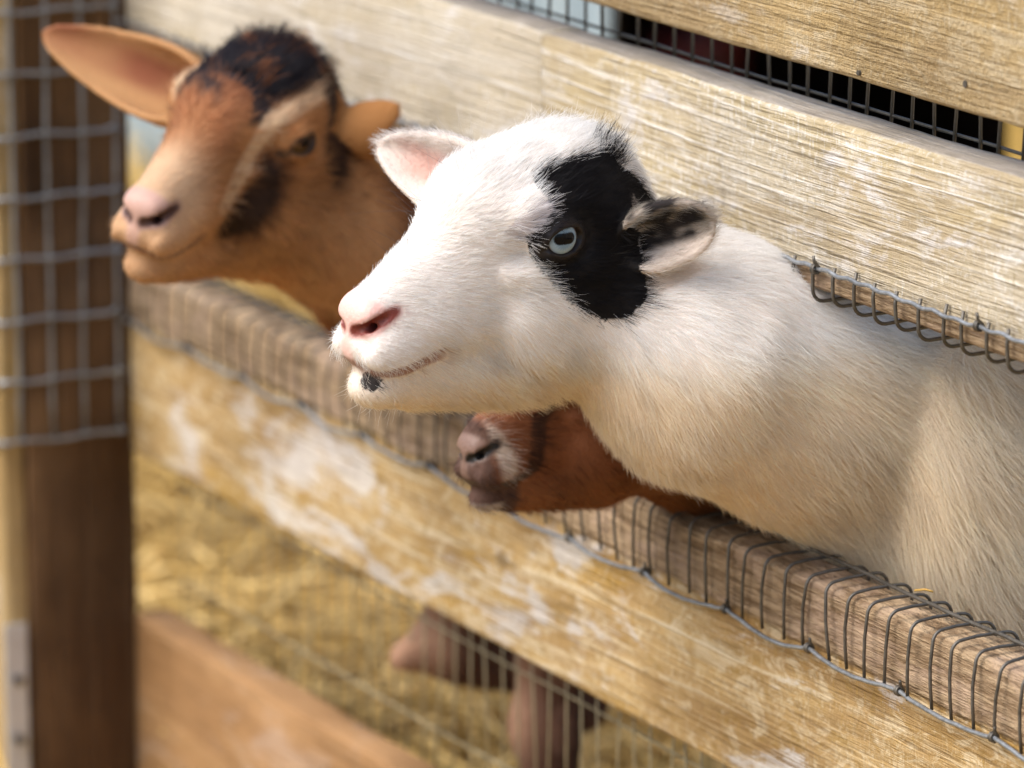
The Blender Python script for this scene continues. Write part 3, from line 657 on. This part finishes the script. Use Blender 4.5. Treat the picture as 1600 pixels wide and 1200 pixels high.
def coat_brown(L, P, jit, ears):
    A = L + jit; A = np.stack([A[:, 0], np.abs(A[:, 1]), A[:, 2]], 1)
    C = np.tile((.50, .25, .10), (len(L), 1)).astype(float)
    C = lerp(C, (.74, .52, .34), sstep(A[:, 0], 50, 84)); C = lerp(C, (.58, .34, .17), sstep(A[:, 2], -20, -60) * .8)
    C = lerp(C, (.16, .055, .018), sstep(A[:, 0], -52, -75)); C = lerp(C, (.30, .12, .04), sstep(A[:, 0], -52, -75) * sstep(vnoise(P, 40, 12), -.1, .7))
    f = sstep(vnoise(P * (1, 1, .6), 120, 13), .35, 1.0)
    edge_x = 40 + 4 * np.sin(A[:, 1] * .25) - .35 * np.maximum(0, A[:, 1] - 22)
    crown = sstep(edge_x - A[:, 0], -7, 7) * sstep(A[:, 2], 16, 26) * sstep(A[:, 1], 40, 33)
    C = lerp(C, (.34, .14, .06), sstep(A[:, 0], 82, 45) * sstep(A[:, 2], -14, 8) * sstep(A[:, 1], 32, 18) * .9)     # russet forehead
    C = lerp(C, (.022, .018, .024), crown * (1 - .75 * f))
    C = lerp(C, (.30, .11, .045), crown * f * .45)
    d = polydist([(-40, 41, 34), (1, 43, 31), (24, 39, 23), (32, 34, 4), (40, 31, -14), (50, 29, -34)], A); C = lerp(C, (.78, .58, .39), sstep(d, 8, 4))
    C = C * (1 + .14 * vnoise(P, 45, 15) + .10 * vnoise(P, 110, 16))[:, None]
    C = lerp(C, (.17, .07, .03), sstep(polydist([(16, 40, -8), (22, 40, -34), (28, 32, -54)], A), 20, 10) * .7)
    C = lerp(C, (.026, .012, .008), softpoly([(24, -2), (31, -20), (44, -36), (52, -50), (40, -64), (24, -60), (19, -45), (12, -28), (14, -6)], A[:, 0], A[:, 2], 4) * (A[:, 1] > 14) * .95)
    C = lerp(C, (.05, .022, .012), softpoly([(-36, 40), (-32, 16), (-22, -10), (-28, -34), (-44, -20), (-62, 10), (-66, 40)], L[:, 0], L[:, 2], 5) * (A[:, 1] > 18))
    (e2, w2), (e1, w1) = ears
    u, v, n = e1.l(P).T; on = (u > 4) & (u < w1 + 8) & (np.abs(v) < 40) & (n > -9) & (n < 44) & (L[:, 1] > 36); C[on] = (.46, .22, .07)
    u, v, n = e2.l(P).T; on2 = (u > 14) & (u < w2 + 10) & (np.abs(v) < 50) & (n > -9) & (n < 48) & (L[:, 1] < -40)
    C[on2] = lerp(np.tile((.56, .32, .145), (on2.sum(), 1)), (.30, .105, .05), sstep(np.abs(v[on2] + 4), 19, 6) * (.75 + .35 * vnoise(P[on2], 70, 19)).clip(0, 1))
    leg = P[:, 2] < .36; C[leg] = lerp(np.tile((.20, .10, .065), (leg.sum(), 1)), (.50, .31, .21), sstep(-P[leg, 1], -.075, -.05))
    m = leg & (P[:, 0] > -.745) & (P[:, 0] < -.69) & (P[:, 1] > .097); C[m] = (.05, .025, .02); m = leg & (P[:, 0] > -.70) & (P[:, 1] < .13); C[m] = (.34, .19, .13)
    return C, on | on2
def coat_kid(L, P, jit, ears):
    A = L + jit; A = np.stack([A[:, 0], np.abs(A[:, 1]), A[:, 2]], 1)
    C = np.tile((.235, .09, .04), (len(L), 1)).astype(float); C = lerp(C, (.11, .034, .014), sstep(A[:, 0], -30, -80) * .85)
    C = lerp(C, (.35, .14, .045), sstep(A[:, 2], -55, -85) * .7)
    d = polydist([(40, 36, 8), (55, 26, -11), (58, 29, -30), (62, 26, -52)], L * (1, np.sign(1), 1)); C = lerp(C, (.03, .012, .009), sstep(d, 10, 4) * .9); C = C * (1 + .22 * vnoise(P, 40, 17) + .12 * vnoise(P, 100, 18))[:, None]
    C = lerp(C, (.70, .63, .59), softpoly([(96, -8), (87, -18), (78, -40), (77, -54), (92, -58), (94, -40), (98, -22)], A[:, 0], A[:, 2], 3))
    C = lerp(C, (.10, .06, .05), np.maximum(sstep(L[:, 0], 95, 102), sstep(-L[:, 2], 58, 64) * sstep(L[:, 0], 66, 76)) * .9)
    C = lerp(C, (.55, .50, .48), sstep(L[:, 0], 82, 88) * sstep(-L[:, 2], 76, 80))
    return C, np.zeros(len(L), bool)

def hair_material():
    N = Nodes('goat_hair'); t = N.t; t.nodes.remove(N.bsdf)
    a = N.new('ShaderNodeAttribute', attribute_name='coat').outputs['Color']
    d = N.new('ShaderNodeBsdfDiffuse'); tr = N.new('ShaderNodeBsdfTranslucent'); gl = N.new('ShaderNodeBsdfGlossy'); gl.inputs['Roughness'].default_value = .42
    for b in (d, tr): N.link(a, b.inputs['Color'])
    gl.inputs['Color'].default_value = (.9, .93, 1, 1)
    m1 = N.new('ShaderNodeMixShader'); m1.inputs[0].default_value = .40; N.link(d.outputs[0], m1.inputs[1]); N.link(tr.outputs[0], m1.inputs[2])
    m2 = N.new('ShaderNodeMixShader'); m2.inputs[0].default_value = .018; N.link(m1.outputs[0], m2.inputs[1]); N.link(gl.outputs[0], m2.inputs[2])
    N.link(m2.outputs[0], N.out.inputs[0]); return N.mat
def skin_material():
    N = Nodes('goat_skin'); a = N.new('ShaderNodeAttribute', attribute_name='coat').outputs['Color']; b = N.new('ShaderNodeAttribute', attribute_name='bare').outputs['Fac']
    P = N.coords(); n = N.noise(P, 420, 4, .6); N.bump(n, .0012, .5)
    N.bsdf.inputs['Subsurface Weight'].default_value = .12; N.bsdf.inputs['Subsurface Radius'].default_value = (.006, .003, .002); N.bsdf.inputs['Subsurface Scale'].default_value = 1.0
    return N.done(a, N.m('SUBTRACT', .85, N.m('MULTIPLY', b, .42)), .35)
HAIR = hair_material(); SKIN = skin_material()

def grow(V, F, Nn, n, attrs, jitterfn, seed, width, lift_noise=.25, K=5, lock=.75):
    """hair strands on a quad mesh: returns points (n,K,3), radius (n,K), root info"""
    r = np.random.default_rng(seed)
    T = np.concatenate([F[:, [0, 1, 2]], F[:, [0, 2, 3]]]); a = V[T]; area = np.linalg.norm(np.cross(a[:, 1] - a[:, 0], a[:, 2] - a[:, 0]), axis=1)
    w = area * attrs['dens'][T].mean(1); cdf = np.cumsum(w); cdf /= cdf[-1]; t = T[np.searchsorted(cdf, r.random(n))]
    u, v = r.random(n), r.random(n); fl = u + v > 1; u[fl], v[fl] = 1 - u[fl], 1 - v[fl]; bw = np.stack([1 - u - v, u, v], 1)
    I = lambda A: (A[t] * (bw[..., None] if A.ndim == 2 else bw)).sum(1)
    P = I(V); Nr = I(Nn); Nr /= np.linalg.norm(Nr, axis=1, keepdims=True) + 1e-9
    D = I(attrs['comb']); D = D + np.stack([vnoise(P, 70, 50 + k) for k in range(3)], 1) * .16 + np.stack([vnoise(P, 260, 60 + k) for k in range(3)], 1) * .14 + r.normal(size=(n, 3)) * .12
    D -= Nr * (D * Nr).sum(1, keepdims=True); D /= np.linalg.norm(D, axis=1, keepdims=True) + 1e-9
    L = I(attrs['len']) * r.uniform(.6, 1.2, n) * (1 + .25 * vnoise(P, 120, 71)); lift = np.clip(I(attrs['lift']) * (1 + lift_noise * r.normal(size=n)), .04, 1.4)
    pts = np.zeros((n, K, 3)); p = P - Nr * .0006; pts[:, 0] = p
    curl = r.normal(size=(n, 3)) * .18
    for k in range(1, K):
        s = (k - .5) / (K - 1)
        d = D * (1 + .0 * s) + Nr * (lift * (1.25 - .9 * s))[:, None] + curl * s + np.array((0, 0, -1.0)) * (.28 * s * np.clip(L / .03, 0, 1.2))[:, None]
        d /= np.linalg.norm(d, axis=1, keepdims=True); p = p + d * (L / (K - 1))[:, None]; pts[:, k] = p
    # locks: tips draw together
    ck = .0065; cell = np.floor(P / ck + .5 * np.stack([vnoise(P, 90, 33 + k) for k in range(3)], 1)); h = np.sin(cell @ np.array([12.99, 78.23, 37.72])) * 43758.5453; h = h - np.floor(h)
    off = (cell + .2 + .6 * np.stack([h, (h * 7.3) % 1, (h * 13.7) % 1], 1)) * ck - P; off -= Nr * (off * Nr).sum(1, keepdims=True)
    amt = lock * np.clip((L - .009) / .012, 0, 1)
    for k in range(1, K): pts[:, k] += off * (amt * (k / (K - 1)) ** 1.5)[:, None]
    rad = width * r.uniform(.7, 1.25, n)[:, None] * np.clip(.6 + .4 * L / .015, .6, 1.05)[:, None] * np.linspace(1, .22, K)[None]
    return pts, rad, P, t
def fur_object(name, pts, rad, col, parent):
    n, K, _ = pts.shape; hc = bpy.data.hair_curves.new(name); hc.add_curves([K] * n)
    base = np.array(origin(parent)); hc.attributes['position'].data.foreach_set('vector', (pts - base).reshape(-1).astype(np.float32))
    ra = hc.attributes.get('radius') or hc.attributes.new('radius', 'FLOAT', 'POINT'); ra.data.foreach_set('value', rad.reshape(-1).astype(np.float32))
    ca = hc.attributes.new('coat', 'FLOAT_COLOR', 'CURVE'); C = np.ones((n, 4), np.float32); C[:, :3] = col; ca.data.foreach_set('color', C.reshape(-1))
    hc.materials.append(HAIR); o = bpy.data.objects.new(name, hc); COL.objects.link(o); o.parent = parent; o['kind'] = 'stuff'; return o
def eye_ball(H, s, ey, ez, kind, parent):
    """eyeball with iris and bar pupil; local axes: x head forward, y up, z out of the head"""
    R = 13.0; nu, nv = 96, 72; th = np.linspace(0, math.pi, nv); ph = np.linspace(0, 2 * math.pi, nu, endpoint=False)
    TH, PH = np.meshgrid(th, ph, indexing='ij'); x, y, z = np.sin(TH) * np.cos(PH), np.sin(TH) * np.sin(PH), np.cos(TH)
    bul = 1 + .035 * sstep(z.reshape(-1), .62, .95).reshape(z.shape); Lc = np.stack([x * R * bul, y * R * bul, z * R * bul], -1).reshape(-1, 3)
    i = np.arange(nu * nv).reshape(nv, nu); F = np.stack([i[:-1], i[1:], np.roll(i, -1, 1)[1:], np.roll(i, -1, 1)[:-1]], -1).reshape(-1, 4)
    out = np.array((.14, s * .985, .05)); out /= np.linalg.norm(out); fw = np.array((1.0, 0, 0)); fw -= out * (fw @ out); fw /= np.linalg.norm(fw); up = np.cross(out, fw) * s; 
    up = np.array((0, 0, 1.0)) - out * out[2]; up /= np.linalg.norm(up); fw = np.cross(up, out)
    Lh = np.array((0, s * ey, ez)) + Lc @ np.stack([fw, up, out], 0); V = H.w(Lh)
    X, Y, Z = Lc.T; r = np.hypot(X, Y); ang = np.arctan2(Y, X); front = Z > 0
    if kind == 'blue':
        C = np.tile((.20, .30, .40), (len(X), 1)); C = lerp(C, (.34, .45, .54), sstep(r + .5 * np.sin(ang * 23), 4.2, 7.2)); C = lerp(C, (.20, .17, .15), sstep(r, 8.3, 9.0)); C = lerp(C, (.03, .02, .016), sstep(r, 9.2, 10.0)); pw, phh = 6.6, 3.2
    else:
        C = np.tile((.10, .055, .02), (len(X), 1)); C = lerp(C, (.02, .012, .01), sstep(r, 8.0, 9.0)); pw, phh = 5.0, 2.8
    q = np.maximum(np.abs(X) - (pw - phh), 0) ** 2 + (Y - .8) ** 2; C = lerp(C, (.004, .004, .006), sstep(np.sqrt(q), phh + .35, phh - .15)); C[~front] = (.2, .15, .13)
    N = Nodes('wet_eye'); a = N.new('ShaderNodeAttribute', attribute_name='coat').outputs['Color']; m = N.done(a, .07, .16)
    N.bsdf.inputs['Coat Weight'].default_value = .0; N.bsdf.inputs['Coat Roughness'].default_value = .03
    o = obj('eye', V, F, m, parent); ca = o.data.color_attributes.new('coat', 'FLOAT_COLOR', 'POINT'); ca.data.foreach_set('color', np.c_[C, np.ones(len(C))].reshape(-1).astype(np.float32)); return o

def make_goat(H, Fd, base, coat, ears, feats, lens, dens, nhair, width, label, eyekind, seed, extra=None, ey=41, ez=7, opening=9.5, edge=2.3, skin=(.86, .79, .74), vary=.08):
    V, F = keep_largest(*Fd.mesh()); V = smooth(V, F, 2); Nn = vnormals(V, F)
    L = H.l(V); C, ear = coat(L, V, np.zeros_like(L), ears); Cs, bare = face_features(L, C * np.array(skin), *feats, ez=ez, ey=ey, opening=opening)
    hoof = V[:, 2] < .035; Cs[hoof] = (.05, .04, .035)
    me = mesh_data('goat', V - np.array(base), F, SKIN); o = put('goat', me, None, base); tag(o, label, 'goat', 'goats leaning out through the fence')
    ca = me.color_attributes.new('coat', 'FLOAT_COLOR', 'POINT'); ca.data.foreach_set('color', np.c_[Cs, np.ones(len(Cs))].reshape(-1).astype(np.float32))
    ba = me.attributes.new('bare', 'FLOAT', 'POINT'); ba.data.foreach_set('value', bare.astype(np.float32))
    # which way the coat lies
    x, y, z = L.T; side = np.sign(y)
    fl = np.zeros_like(L); fl[:, 0] = -1.0
    fl[:, 2] = np.where(z > 5, .35 * sstep(z, 5, 40), -.75 * sstep(-z, 5, 60)); fl[:, 1] = side * .25 * sstep(x, 20, 80)
    comb = fl @ H.R.T; nk = sstep(x, -45, -85)[:, None]
    comb = comb * (1 - nk) + nk * np.array((0, .75, -.65))
    leg = (V[:, 2] < .38)[:, None]; comb = np.where(leg, np.array((0, .1, -1.0)), comb)
    for e, w in ears:
        u = e.l(V)[:, 0]; on = ear & (u > 0) & (u < w + 9) & (np.abs(e.l(V)[:, 1]) < 40) & (np.abs(e.l(V)[:, 2]) < 45); comb[on] = e.R[:, 0]
    ln, lf = lens(L, V, ear); dn = dens(L, V, ear) * (1 - sstep(bare, .25, .8)) * (~hoof)
    pts, rad, P, t = grow(V, F, Nn, nhair, dict(dens=dn, comb=comb, len=ln, lift=lf), None, seed, width)
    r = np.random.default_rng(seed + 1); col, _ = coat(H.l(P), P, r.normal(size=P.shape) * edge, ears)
    lp = H.l(P); col, _ = face_features(lp, col, *feats, ez=ez, ey=ey, opening=opening)
    col = np.clip(col * (r.normal(1, vary, (len(P), 1)) + vary * .7 * vnoise(P, 170, 81)[:, None]), .004, .95)
    if extra is not None:
        p2, r2, c2 = extra(V, L, Nn); fur_object('long_hair', p2, r2, c2, o)
    fur_object('fur', pts, rad, col, o)
    for s in (1, -1): eye_ball(H, s, ey, ez, eyekind, o)
    return o

# --- white goat with a black eye patch
def whiskers_white(V, L, Nn):
    r = np.random.default_rng(99); rows = []
    def pick(mask, n, ln, d, dj, col, rad, lift):
        ids = r.choice(np.nonzero(mask)[0], n)
        for i in ids:
            l = ln * r.uniform(.6, 1.2); dd = np.array(d) @ WH.R.T + r.normal(size=3) * dj + Nn[i] * lift; dd /= np.linalg.norm(dd); q = r.normal(size=3) * .25
            p = [V[i] + (dd * s + q * s * s * .5) * l for s in np.linspace(0, 1, 5)]; rows.append((p, [rad * (1 - .8 * s) for s in np.linspace(0, 1, 5)], col))
    x, y, z = L.T
    pick((x > 84) & (z < -70), 22, .012, (.5, 0, -.3), .35, (.8, .77, .72), .00010, .8)
    pick((x > 70) & (x < 108) & (z < -50) & (z > -60) & (y > 8), 40, .011, (-.2, 0, -1), .25, (.8, .77, .72), .00009, .3)
    pick((x > 30) & (x < 75) & (z > -20) & (np.abs(y) < 30) & (y < 0), 14, .03, (.3, -.4, .3), .3, (.10, .09, .09), .00009, .7)
    pick((x > 10) & (x < 45) & (z > 25) & (y < 10), 16, .028, (.1, -.2, .7), .3, (.5, .47, .45), .00009, .7)
    pick((x > -62) & (x < -44) & (y > 10) & (y < 30) & (z > 34), 110, .015, (-.35, .15, .9), .22, (.014, .011, .011), .00016, .5)
    pick((x > -70) & (x < -20) & (np.abs(y) < 28) & (z > 36), 420, .013, (-.7, 0, .5), .35, (.8, .78, .75), .00014, .45)
    pick((x > -50) & (x < -30) & (y > 46) & (z > -14) & (z < 14), 60, .012, (-.6, .4, .1), .3, (.03, .025, .02), .00013, .4)
    pick((np.abs(x - 1) < 13) & (z > 14) & (z < 19) & (y > 47), 46, .0075, (.25, .9, .25), .2, (.01, .008, .008), .00011, .5)     # lashes
    p = np.array([k[0] for k in rows]); return p, np.array([k[1] for k in rows]), np.array([k[2] for k in rows])
WH, Fd, W_EARS = white()
def lens_w(L, V, ear):
    x, y, z = L.T; l = .0115 - .0060 * sstep(x, 40, 105); l = l + .003 * sstep(-z, 30, 80) + .003 * sstep(z, 34, 50); bk = sstep(x, -50, -110); l = l * (1 - bk) + .015 * bk
    l = np.where(V[:, 1] > -.01, l + .024 * sstep(V[:, 1], -.02, .08), l); l = np.where(ear, .0078, l); l = np.where(V[:, 2] < .36, .014, l)
    l = l * (1 - .5 * sstep(x, 66, 86) * sstep(-z, 60, 70)); eye = np.hypot(x - 2, z - 7); l = np.where((np.abs(y) > 26) & (eye < 30), l * (.5 + .5 * sstep(eye, 12, 22)), l)
    f = .30 + .12 * sstep(z, 30, 48) + .05 * sstep(-z, 40, 80); return l, np.where(ear, .5, f)
def dens_w(L, V, ear): return np.where(V[:, 1] > .24, .14, np.where(V[:, 2] < .36, .2, 1.0)) * np.where(L[:, 0] > -60, 1.2, 1.1)
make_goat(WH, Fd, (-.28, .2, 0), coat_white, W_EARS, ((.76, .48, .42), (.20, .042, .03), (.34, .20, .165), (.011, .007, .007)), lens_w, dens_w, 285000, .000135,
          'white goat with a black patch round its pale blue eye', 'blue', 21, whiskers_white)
# --- tan and black goat
BH, Fd, B_EARS = brown()
def tuft_brown(V, L, Nn):
    r = np.random.default_rng(77); x, y, z = L.T; ids = r.choice(np.nonzero((x > -55) & (x < 24) & (np.abs(y) < 30) & (z > 36))[0], 900); D = (np.array((-.35, .1, .5)) @ BH.R.T)
    cl = np.stack([vnoise(V[ids], 55, 90 + k) for k in range(3)], 1); P = []
    for i, c, l in zip(ids, cl, r.uniform(.010, .026, 900)):
        d = D + c * .7 + Nn[i] * .35 + r.normal(size=3) * .12; d /= np.linalg.norm(d); P.append([V[i] + (d * s - np.array((0, 0, .35)) * s * s) * l for s in np.linspace(0, 1, 5)])
    col = np.where((vnoise(V[ids], 120, 13) > .8)[:, None], np.array((.30, .11, .04)), np.array((.02, .016, .02))); return np.array(P), np.tile(np.linspace(.0003, .00006, 5), (900, 1)), col
def lens_b(L, V, ear):
    x, y, z = L.T; l = .012 - .006 * sstep(x, 40, 100) + .010 * sstep(z, 30, 46) * sstep(x, 40, 0); l = l + .006 * sstep(x, -50, -100); l = np.where(ear, .0045, l); l = np.where(V[:, 2] < .36, .008, l)
    return l, np.where(ear, .25, .26 + .25 * sstep(z, 34, 48))
def dens_b(L, V, ear): return np.where(V[:, 1] > .24, .15, 1.0)
make_goat(BH, Fd, (-.79, .25, 0), coat_brown, B_EARS, ((.50, .31, .25), (.07, .03, .024), (.20, .10, .07), (.05, .028, .02)), lens_b, dens_b, 75000, .0002,
          'tan and black goat with one long orange ear held out sideways', 'dark', 31, tuft_brown, opening=6.0, edge=3.0, vary=.22, skin=(.7, .65, .6))
# --- russet kid
KH, Fd, K_EARS = kid()
def lens_k(L, V, ear): return np.where(V[:, 2] < .3, .008, .010 + .004 * sstep(L[:, 0], -40, -90)), np.full(len(L), .26)
make_goat(KH, Fd, (-.49, .2, 0), coat_kid, K_EARS, ((.20, .125, .10), (.012, .010, .010), (.05, .03, .03), (.03, .02, .015)), lens_k, dens_b, 42000, .0002,
          'small russet brown goat with a white patched muzzle, lowest of the three', 'dark', 41, edge=3.2, vary=.22, skin=(.7, .65, .6))
